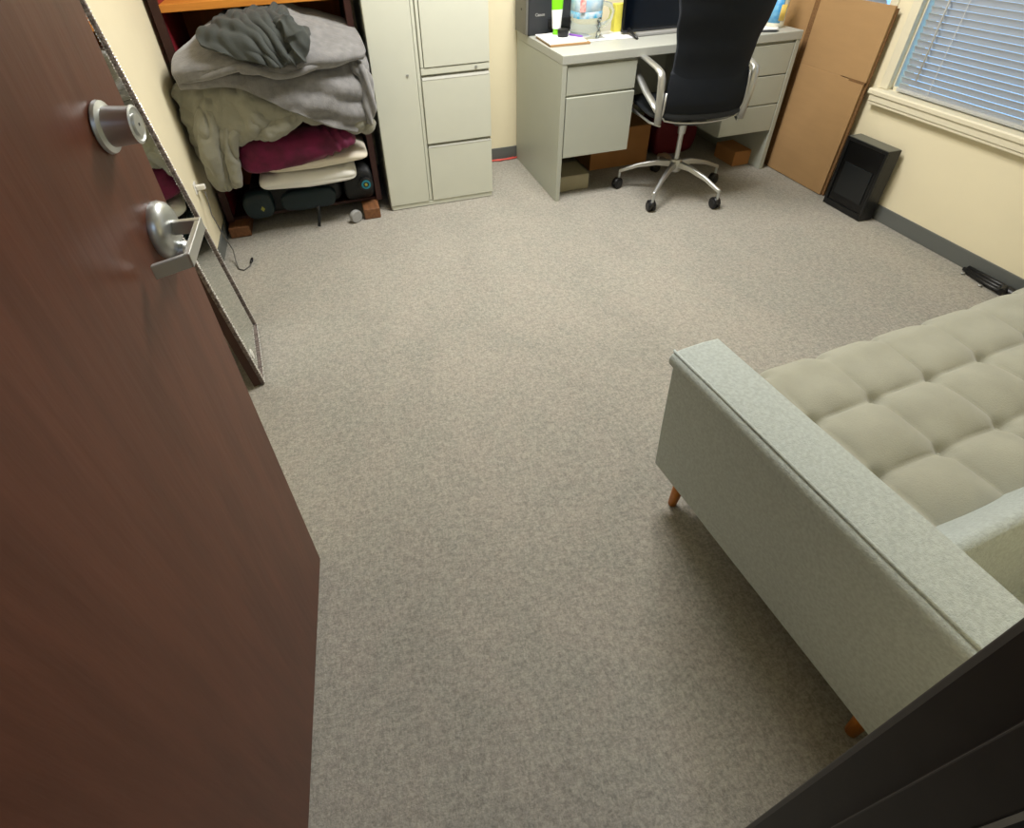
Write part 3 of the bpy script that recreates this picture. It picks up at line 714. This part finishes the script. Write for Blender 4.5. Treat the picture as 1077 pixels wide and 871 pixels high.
tag(obj('notepad', MB().prism([(2.25, 2.735), (2.335, 2.715), (2.375, 2.75), (2.33, 2.86), (2.20, 2.88)], 'z', T, T+.006), M_PAPER), 'white pad beside the ivory bottle on the desk', 'paper')
tag(obj('grey_pen', MB().tube([(2.21, 2.735, T+.005), (2.31, 2.69, T+.005), (2.325, 2.684, T+.004)], [.0055, .0055, .001], 10), M_DGREY, smooth=True), 'dark grey pen at the front right edge of the desk', 'pen')
tag(obj('crumpled_tissue', MB().grid(lambda a, b: Vector((2.275, 2.845, T+.03))+Vector((math.cos(2*PI*a)*math.cos(PI*(b-.5))*.045, math.sin(2*PI*a)*math.cos(PI*(b-.5))*.035, math.sin(PI*(b-.5))*.022))*(1+.35*nz(math.cos(2*PI*a), math.sin(2*PI*a), b*2, 2)), 30, 16, closed_u=True), M_WHITE, smooth=True),
    'small crumpled white tissue on the white pad', 'tissue')

# ------------------------------------------------------------------ office chair
CR = math.radians(-9)
ch = thing('office_chair', (1.782, 2.572, 0), 'black high-back swivel chair with polished metal arms and base pulled up to the desk', 'chair', CR)
a0 = math.radians(4)-CR
ba = obj('base', MB().lathe((0, 0, .125), [(.030, 0), (.036, .01), (.036, .05), (.028, .068), (.02, .07), (0, .07)]), M_ALU, ch, local=True, auto=35)
for k in range(5):
    a_ = a0+k*2*PI/5; d = Vector((math.cos(a_), math.sin(a_), 0)); s_ = Vector((-d.y, d.x, 0))
    m = MB(); sec = [(.02, .168, .020, .016), (.10, .165, .016, .014), (.20, .140, .013, .011), (.275, .108, .012, .010), (.300, .100, .012, .010)]
    vs = []; fs = []
    for r, z, w2, h2 in sec:
        c = d*r+Vector((0, 0, z))
        vs += [c-s_*w2-Vector((0, 0, h2)), c+s_*w2-Vector((0, 0, h2)), c+s_*w2*.6+Vector((0, 0, h2)), c-s_*w2*.6+Vector((0, 0, h2))]
    for i in range(len(sec)-1):
        for q in range(4): fs.append((i*4+q, i*4+(q+1) % 4, i*4+4+(q+1) % 4, i*4+4+q))
    fs += [(0, 1, 2, 3), tuple(range(len(sec)*4-4, len(sec)*4))]
    obj('base_leg', m.add(vs, fs), M_ALU, ba, local=True, bevel=.004, auto=50)
    cpos = d*.293
    cst = obj('caster', MB().cyl(cpos+Vector((0, 0, .055)), cpos+Vector((0, 0, .098)), .007, .007, 12), M_CHROME, ch, local=True)
    a2 = a_+[1.9, .5, -.6, 2.3, 1.2][k]; ax = Vector((math.cos(a2), math.sin(a2), 0)); off = Vector((-ax.y, ax.x, 0))*.012
    wc = cpos+off
    m = MB()
    for sg in (-1, 1):
        m.lathe(wc+ax*(sg*.004)+Vector((0, 0, .0275)), [(.0, 0), (.0270, 0), (.0275, sg*.003), (.0270, sg*.013), (.022, sg*.017), (0, sg*.018)], ax, 24)
    obj('caster_wheel', m, M_BLACK, cst, local=True, auto=35)
    hd = MB().grid(lambda a, b: wc+ax*((b-.5)*.030)+Vector((-ax.y*math.cos(PI*a), ax.x*math.cos(PI*a), 0))*.030+Vector((0, 0, .030+.031*math.sin(PI*a))), 14, 3)
    obj('caster_hood', hd, M_BLACK, cst, local=True, solid=.003, smooth=True)
obj('gas_column', MB().cyl((0, 0, .19), (0, 0, .34), .0135, .0135).cyl((0, 0, .33), (0, 0, .40), .019, .024), M_CHROME, ch, local=True, auto=35)
obj('mechanism', MB().prism([(-.07, .395), (.09, .395), (.11, .425), (-.12, .425)], 'x', -.075, .075), M_DGREY, ch, local=True, bevel=.006)
# seat: waterfall cushion over a metal rimmed shell
def seat_fn(u_, v_):
    th = 2*PI*u_; ph = PI*(v_-.5); e_ = .42
    sp = lambda a, e: math.copysign(abs(a)**e, a)
    x = sp(math.cos(ph), .5)*sp(math.cos(th), e_)*.235; y = sp(math.cos(ph), .5)*sp(math.sin(th), e_)*.225+.055
    z = .463+math.sin(ph)*.032+.06*x*x*2-max(0, y-.20)*.25
    return (x, y, z)
obj('seat', MB().grid(seat_fn, 72, 26, closed_u=True), M_BLACKPAD, ch, local=True, smooth=True)
rim = [(-.20, -.17, .437), (-.225, -.10, .433), (-.232, .05, .430), (-.225, .20, .424), (-.17, .262, .418), (0, .27, .416), (.17, .262, .418), (.225, .20, .424), (.232, .05, .430), (.225, -.10, .433), (.20, -.17, .437)]
obj('seat_rim', MB().tube(rim, .0065, 8), M_ALU, ch, local=True, smooth=True)
# back: one tall curved shell, narrow waisted
def lerp(tbl, z):
    for (z0, a), (z1, b) in zip(tbl, tbl[1:]):
        if z <= z1: t_ = max(0, (z-z0)/(z1-z0)); t_ = t_*t_*(3-2*t_); return a+(b-a)*t_
    return tbl[-1][1]
WT = [(.455, .160), (.475, .188), (.52, .197), (.62, .195), (.70, .186), (.78, .190), (.90, .212), (1.02, .230), (1.12, .232), (1.16, .20)]
YT = [(.45, -.175), (.55, -.205), (.68, -.200), (.80, -.215), (.95, -.250), (1.16, -.315)]
def back_y(x, z): return lerp(YT, z)+.85*x*x
Z0, Z1 = .457, 1.16
def bfn(side):
    def f(u_, v_):
        z = Z0+(Z1-Z0)*v_; x = (2*u_-1)*lerp(WT, z); ed = (1-abs(2*u_-1)**6)
        z2 = z+(.018*(1-(1-abs(2*u_-1)**2.5)) if v_ < .08 else 0)
        return Vector((x, back_y(x, z)+side*.012*ed, z2))
    return f
m = MB(); m.grid(bfn(-1), 40, 60); m.grid(bfn(1), 40, 60)
NU = 40; NV = 60; o_ = NU*NV
for j_ in range(NV-1):
    for e_ in (0, NU-1): m.f.append((j_*NU+e_, (j_+1)*NU+e_, o_+(j_+1)*NU+e_, o_+j_*NU+e_))
bk = obj('backrest', m, M_BLACKMESH, ch, local=True, smooth=True)
# lower padded shell on the rear of the back with a lighter hem
def pfn(u_, v_):
    z = .462+.225*v_; wx = lerp(WT, z)+.004; x = (2*u_-1)*wx
    return Vector((x, back_y(x, z)-.012+.010*v_**5-.006*math.sin(PI*v_)**.4*(1-abs(2*u_-1)**8), z))
hm = []
for k in range(31):
    s_ = k/30; x = (2*s_-1)*.192; z = .462+.045*abs(2*s_-1)**5; hm.append((x, back_y(x, z)-.008, z))
obj('back_pad', MB().grid(pfn, 40, 16), M_BLACKMESH, bk, local=True, smooth=True, solid=.008)
fr_ = [(x, back_y(x, z)-.014, z-.006) for x, z in [(-.199, .60), (-.200, .53), (-.195, .485), (-.178, .464), (-.13, .456), (-.06, .452), (0, .451), (.06, .452), (.13, .456), (.178, .464), (.195, .485), (.200, .53), (.199, .62), (.193, .68)]]
obj('back_frame', MB().tube(fr_, .0055, 8), M_ALU, ch, local=True, smooth=True)
obj('hem', MB().grid(lambda a, b: Vector(((2*a-1)*.197, back_y((2*a-1)*.197, .49)-.0225+.004*abs(2*b-1), .466+.028*b+.012*abs(2*a-1)**6)), 40, 6), M_BLACKPAD, bk, local=True, smooth=True, solid=.004)
for sg in (-1, 1):
    P1 = [(sg*.212, -.165, .445), (sg*.222, -.172, .56), (sg*.228, -.170, .655), (sg*.231, -.158, .680), (sg*.234, -.11, .692), (sg*.242, .03, .704), (sg*.246, .17, .702),
          (sg*.246, .205, .688), (sg*.245, .19, .660), (sg*.242, .10, .610), (sg*.236, -.02, .560), (sg*.229, -.12, .528), (sg*.222, -.168, .505)]
    obj('armrest', MB().tube(P1, [.013, .014, .014, .013, .013, .013, .013, .012, .012, .013, .014, .014, .013], 10, flat=(.7, 1.35)), M_ALU, ch, local=True, smooth=True)
obj('back_bracket', MB().tube([(0, -.02, .415), (0, -.12, .420), (0, -.165, .445), (0, -.19, .50)], [.02, .02, .018, .012], 12, flat=(2.2, .6)), M_DGREY, ch, local=True, smooth=True)

# ------------------------------------------------------------------ cardboard sheets leaning on the right wall
cd = thing('flattened_carton', (2.54, 2.47, 0), 'large flattened cardboard carton leaning under the windows beside the desk', 'cardboard')
def lean(y0, y1, z0, z1, xb, xt, th, mb=None, top=None):
    mb = mb or MB(); f = lambda z: xb+(xt-xb)*z/.9
    y0t, y1t = top or (y0, y1)
    return mb.add([(f(z0), y0, z0), (f(z0), y1, z0), (f(z1), y1t, z1), (f(z1), y0t, z1), (f(z0)+th, y0, z0), (f(z0)+th, y1, z0), (f(z1)+th, y1t, z1), (f(z1)+th, y0t, z1)],
                  [(0, 1, 2, 3), (7, 6, 5, 4), (0, 4, 5, 1), (1, 5, 6, 2), (2, 6, 7, 3), (3, 7, 4, 0)])
obj('lower_panel', lean(2.252, 2.690, .004, .578, 2.514, 2.535, .010), M_CARD, cd, bevel=.0012)
up_ = lean(2.244, 2.690, .582, .905, 2.514, 2.535, .010); obj('upper_flap', up_, M_CARD, cd, bevel=.0012)
obj('crease', lean(2.40, 2.688, .577, .583, 2.5146, 2.5356, .006), M_CARD, cd)
obj('slot_edge', lean(2.246, 2.345, .572, .584, 2.5130, 2.5340, .006), M_CARDE, cd)
obj('rear_layer', lean(2.238, 2.690, .004, .895, 2.5255, 2.5465, .008), M_CARDE, cd)
m = lean(2.692, 2.730, .003, 1.0, 2.517, 2.540, .02)
obj('side_fold', m, M_CARDE, cd)
ct = tag(obj('cardboard_sheet', lean(2.68, 3.30, .003, 1.06, 2.5395, 2.5565, .009), M_CARD, bevel=.0012),
         'tall cardboard sheet standing behind the right end of the desk', 'cardboard')

# ------------------------------------------------------------------ black box by the wall
bx = thing('black_box', (2.51, 2.06, 0), 'upright black box with a recessed glossy front standing beside the flattened carton', 'box')
a, b, c, d_ = 1.935, 2.182, .002, .357
xf, xb_ = 2.475, 2.552
m = MB().box(xf+.012, xb_, a, b, c, d_)
tk = .016
m.box(xf, xf+.012, a, a+tk*.7, c, d_).box(xf, xf+.012, b-tk, b, c, d_).box(xf, xf+.012, a+tk*.7, b-tk, c, c+.03).box(xf, xf+.012, a+tk*.7, b-tk, d_-tk, d_)
obj('casing', m, mat('satin_black', (20, 21, 22), .32), bx, bevel=.0015)
obj('front_panel', B(xf+.006, xf+.013, a+.012, b-.017, .032, d_-.017), M_BLACKG, bx)
obj('inner_plate', B(xf+.002, xf+.007, a+.035, b-.04, .075, .24), mat('dark_gloss_plate', (26, 29, 31), .2), bx, bevel=.003)
obj('top_plate', B(xf+.004, xb_-.002, a+.003, b-.003, d_, d_+.002), mat('grey_top_plate', (84, 86, 80), .3), bx)

# small folded tripod on the floor
tp = thing('folded_tripod', (2.53, 1.30, 0), 'small black folded tripod lying along the baseboard behind the sofa', 'tripod')
obj('leg', MB().tube([(2.548, 1.425, .012), (2.54, 1.30, .016), (2.535, 1.20, .02)], [.009, .010, .012], 10), M_BLACK, tp, smooth=True)
obj('leg', MB().tube([(2.555, 1.415, .022), (2.548, 1.30, .026), (2.54, 1.20, .03)], [.009, .010, .012], 10), M_BLACK, tp, smooth=True)
obj('leg', MB().tube([(2.537, 1.40, .010), (2.522, 1.30, .012), (2.52, 1.20, .016)], [.008, .009, .011], 10), M_BLACK, tp, smooth=True)
hd = obj('head', MB().lathe((2.53, 1.245, .022), [(0, 0), (.022, .002), (.024, .02), (.021, .05), (.026, .055), (.026, .075), (.018, .08), (0, .08)], (0, -1, .05)), M_BLACK, tp, auto=35)
obj('clamp_knob', MB().cyl((2.515, 1.235, .04), (2.487, 1.22, .038), .013, .011, 14), M_BLACK, tp, auto=35)
for (x, y, z) in ((2.532, 1.405, .006), (2.512, 1.31, .007), (2.52, 1.235, .047)):
    obj('metal_clip', MB().tube([(x, y, z), (x-.012, y-.006, z), (x-.016, y+.003, z)], .0032, 8), M_CHROME, tp, smooth=True)

# ------------------------------------------------------------------ sofa
sf = thing('sofa', (.742, .08, 0), 'sage grey tufted sofa with flared arms and tapered wooden legs', 'sofa', math.atan2(.095, .9955))
SL, SD = 1.74, .725
def arm(a0_, s, name='arm'):
    # a0_: outer bottom edge; s=+1 arm body towards +a
    bot, zt = .13, .548
    prof = [(0, bot), (-.012, .30), (-.022, .49), (-.026, .505)]
    # rolled outer lip
    lip = [(-.026+.0-.014*math.sin(k*PI/6)-.0, .530-.0-.020*math.cos(k*PI/6)) for k in range(7)]
    prof = prof[:3]+[(-.024, .508)]+[(-.026-.014*math.sin(k*PI/6), .529-.019*math.cos(k*PI/6)) for k in range(1, 7)]
    prof += [(.0, zt+.003), (.05, zt+.004), (.090, zt+.001), (.0985, zt-.006), (.101, zt-.02), (.101, .30), (.101, bot)]
    mb = MB(); nb_ = 24; vs = []; fs = []; npf = len(prof)
    for i in range(nb_+1):
        b_ = SD*i/nb_
        for (a_, z) in prof:
            vs.append((a0_+s*a_*(1-.0), b_, z+.0015*nz(b_*6, a_*6, 2)))
    for i in range(nb_):
        for q in range(npf):
            fs.append((i*npf+q, i*npf+(q+1) % npf, (i+1)*npf+(q+1) % npf, (i+1)*npf+q))
    fs += [tuple(range(npf)), tuple(range(nb_*npf, (nb_+1)*npf))[::-1]]
    return obj(name, mb.add(vs, fs), M_SOFA, sf, local=True, bevel=.006, seg=3, auto=40)
arm(0, 1); arm(SL, -1)
# piping seam running along the lip
for a0_, s in ((0, 1), (SL, -1)):
    obj('piping', MB().tube([(a0_-s*.027, b_, .5495) for b_ in (0, .2, .4, .6, SD+.001)], .0032, 8), M_SOFA, sf, local=True, smooth=True)
obj('seat_frame', MB().box(.1015, SL-.1015, .05, SD-.035, .13, .29), M_SOFA, sf, local=True, bevel=.012, seg=3)
# tufted seat
AX0, AX1 = .104, SL-.104
DA, DB = .1895, .170; A0 = .265; B0 = .535
def tuft(a_, b_):
    fu = (a_-A0)/DA; fv = (b_-B0)/DB
    du = abs(fu-round(fu)); dv = abs(fv-round(fv))
    # curved seams: pillows swell towards their centres
    pil = (math.sin(PI*(du if du < .5 else .5))**.6)*(math.sin(PI*(dv if dv < .5 else .5))**.6)
    rb = math.hypot(du, dv)
    h_ = .034*pil - .020*math.exp(-(rb/.10)**2)
    if b_ > B0:          # front row: half pillows whose seams fade towards the front roll
        t_ = min(1, (b_-B0)/.12); k = t_*t_*(3-2*t_); sd = math.sin(PI*min(du, .5))
        h_ = .034*(math.sin(PI*.5*t_)**.6)*(sd**.5*(1-k)+(.36+.12*sd**.4)*k) - .020*math.exp(-(rb/.10)**2)
    return h_
def seatf(u_, v_):
    a_ = AX0+(AX1-AX0)*u_
    # path: up from under the front edge, over the rounded front, back across the seat
    Lf = .10; Rr = .045; tot = Lf+Rr*PI/2+(SD-.015-Rr)-.16; s = v_*tot
    yf = SD-.012+.010*math.cos(a_*3)
    if s < Lf: b_, z, nb_, nz_ = yf, .285+s*.6, 1, 0
    elif s < Lf+Rr*PI/2:
        q = (s-Lf)/Rr; b_ = yf-Rr+Rr*math.cos(q); z = .345+Rr*math.sin(q)*.75; nb_, nz_ = math.cos(q), math.sin(q)
    else:
        b_ = yf-Rr-(s-Lf-Rr*PI/2); z = .345+Rr*.75; nb_, nz_ = 0, 1
    h_ = tuft(a_, b_ if s > Lf else SD)+.003*nz(a_, b_, 0, 9)
    e_ = min(a_-AX0, AX1-a_); h_ -= .018*max(0, 1-e_/.03)**2
    if s < Lf: h_ *= .6
    return Vector((a_, b_+nb_*h_, z+nz_*h_))
obj('tufted_seat', MB().grid(seatf, 330, 130), M_SEAT, sf, local=True, smooth=True)
na = 0
for i in range(-0, 8):
    for k_ in (0, 1):
        a_ = A0+i*DA
        if a_ > AX1-.05: continue
        obj('button', MB().lathe((a_, B0-k_*DB, .3590), [(0, -.004), (.009, -.003), (.010, 0), (.006, .003), (0, .004)], n=14), M_SEAT, sf, local=True, smooth=True)
# low padded back
m = MB(); pts = [(.235, .36), (.238, .385), (.215, .44), (.190, .490), (.178, .505), (.165, .508), (.155, .500), (.120, .36), (.085, .16), (.105, .14), (.20, .16)]
m.prism(pts, 'x', .1025, SL-.1025)
obj('backrest', m, M_SOFA, sf, local=True, bevel=.008, seg=3, auto=45)
for a_, b_ in ((.045, .655), (.055, .075), (SL-.045, .655), (SL-.055, .075)):
    sg = -1 if a_ < 1 else 1; fb_ = 1 if b_ > .3 else -1
    obj('leg', MB().tube([(a_, b_, .133), (a_+sg*.004, b_+fb_*.006, .002)], [.018, .0115], 20), M_LEGW, sf, local=True, smooth=True)

# ------------------------------------------------------------------ lights
def area(name, loc, sx, sy, energy, rgb, rot=(0, 0, 0)):
    l = bpy.data.lights.new(name, 'AREA'); l.shape = 'RECTANGLE'; l.size = sx; l.size_y = sy; l.energy = energy; l.color = s2l(rgb)
    o = bpy.data.objects.new(name, l); C.objects.link(o); o.location = loc; o.rotation_euler = rot; return o
def fixture(x, y, sx, sy, energy, label):
    t_ = thing('ceiling_light', (x, y, CE-.02), label, 'lamp', group='ceiling lights of the office')
    obj('light_frame', MB().box(x-sx/2-.02, x-sx/2, y-sy/2-.02, y+sy/2+.02, CE-.02, CE).box(x+sx/2, x+sx/2+.02, y-sy/2-.02, y+sy/2+.02, CE-.02, CE)
        .box(x-sx/2, x+sx/2, y-sy/2-.02, y-sy/2, CE-.02, CE).box(x-sx/2, x+sx/2, y+sy/2, y+sy/2+.02, CE-.02, CE), M_WPLAS, t_)
    obj('diffuser', B(x-sx/2, x+sx/2, y-sy/2, y+sy/2, CE-.012, CE-.008), emis('diffuser_glow', (255, 246, 228), 2.), t_)
    area('troffer_lamp', (x, y, CE-.03), sx, sy, energy, (251, 248, 244))
fixture(.95, 2.2, .95, .55, 72, 'rectangular ceiling light above the middle of the room')
area('corridor_lamp', (.2, -.9, CE-.05), .5, .3, 5, (200, 221, 255))

wd_ = bpy.data.worlds.new('W'); bpy.context.scene.world = wd_; wd_.use_nodes = True
bg = wd_.node_tree.nodes['Background']; bg.inputs[0].default_value = (*s2l((142, 198, 255)), 1); bg.inputs[1].default_value = 1.7

# ------------------------------------------------------------------ camera
f_, pitch, roll, yaw, h_ = 574.815, math.radians(39.359), math.radians(-2.6205), math.radians(13.798), 1.376
cam = bpy.data.cameras.new('camera'); co = bpy.data.objects.new('camera', cam); C.objects.link(co)
fw = Vector((math.sin(yaw)*math.cos(pitch), math.cos(yaw)*math.cos(pitch), -math.sin(pitch)))
rt = Vector((math.cos(yaw), -math.sin(yaw), 0)); upv = rt.cross(fw)
r2 = rt*math.cos(roll)+upv*math.sin(roll); u2 = -rt*math.sin(roll)+upv*math.cos(roll)
Mx = Matrix((r2, u2, -fw)).transposed().to_4x4(); Mx.translation = (0, 0, h_); co.matrix_world = Mx
cam.sensor_width = 36; cam.sensor_fit = 'HORIZONTAL'; cam.lens = f_/1077*36
cam.shift_x = 32.108/1077; cam.shift_y = -80.0/1077; cam.clip_start = .01
sc = bpy.context.scene; sc.camera = co
sc.view_settings.view_transform = 'Standard'; sc.view_settings.look = 'None'; sc.view_settings.exposure = 0; sc.view_settings.gamma = 1
sc.view_settings.use_curve_mapping = False
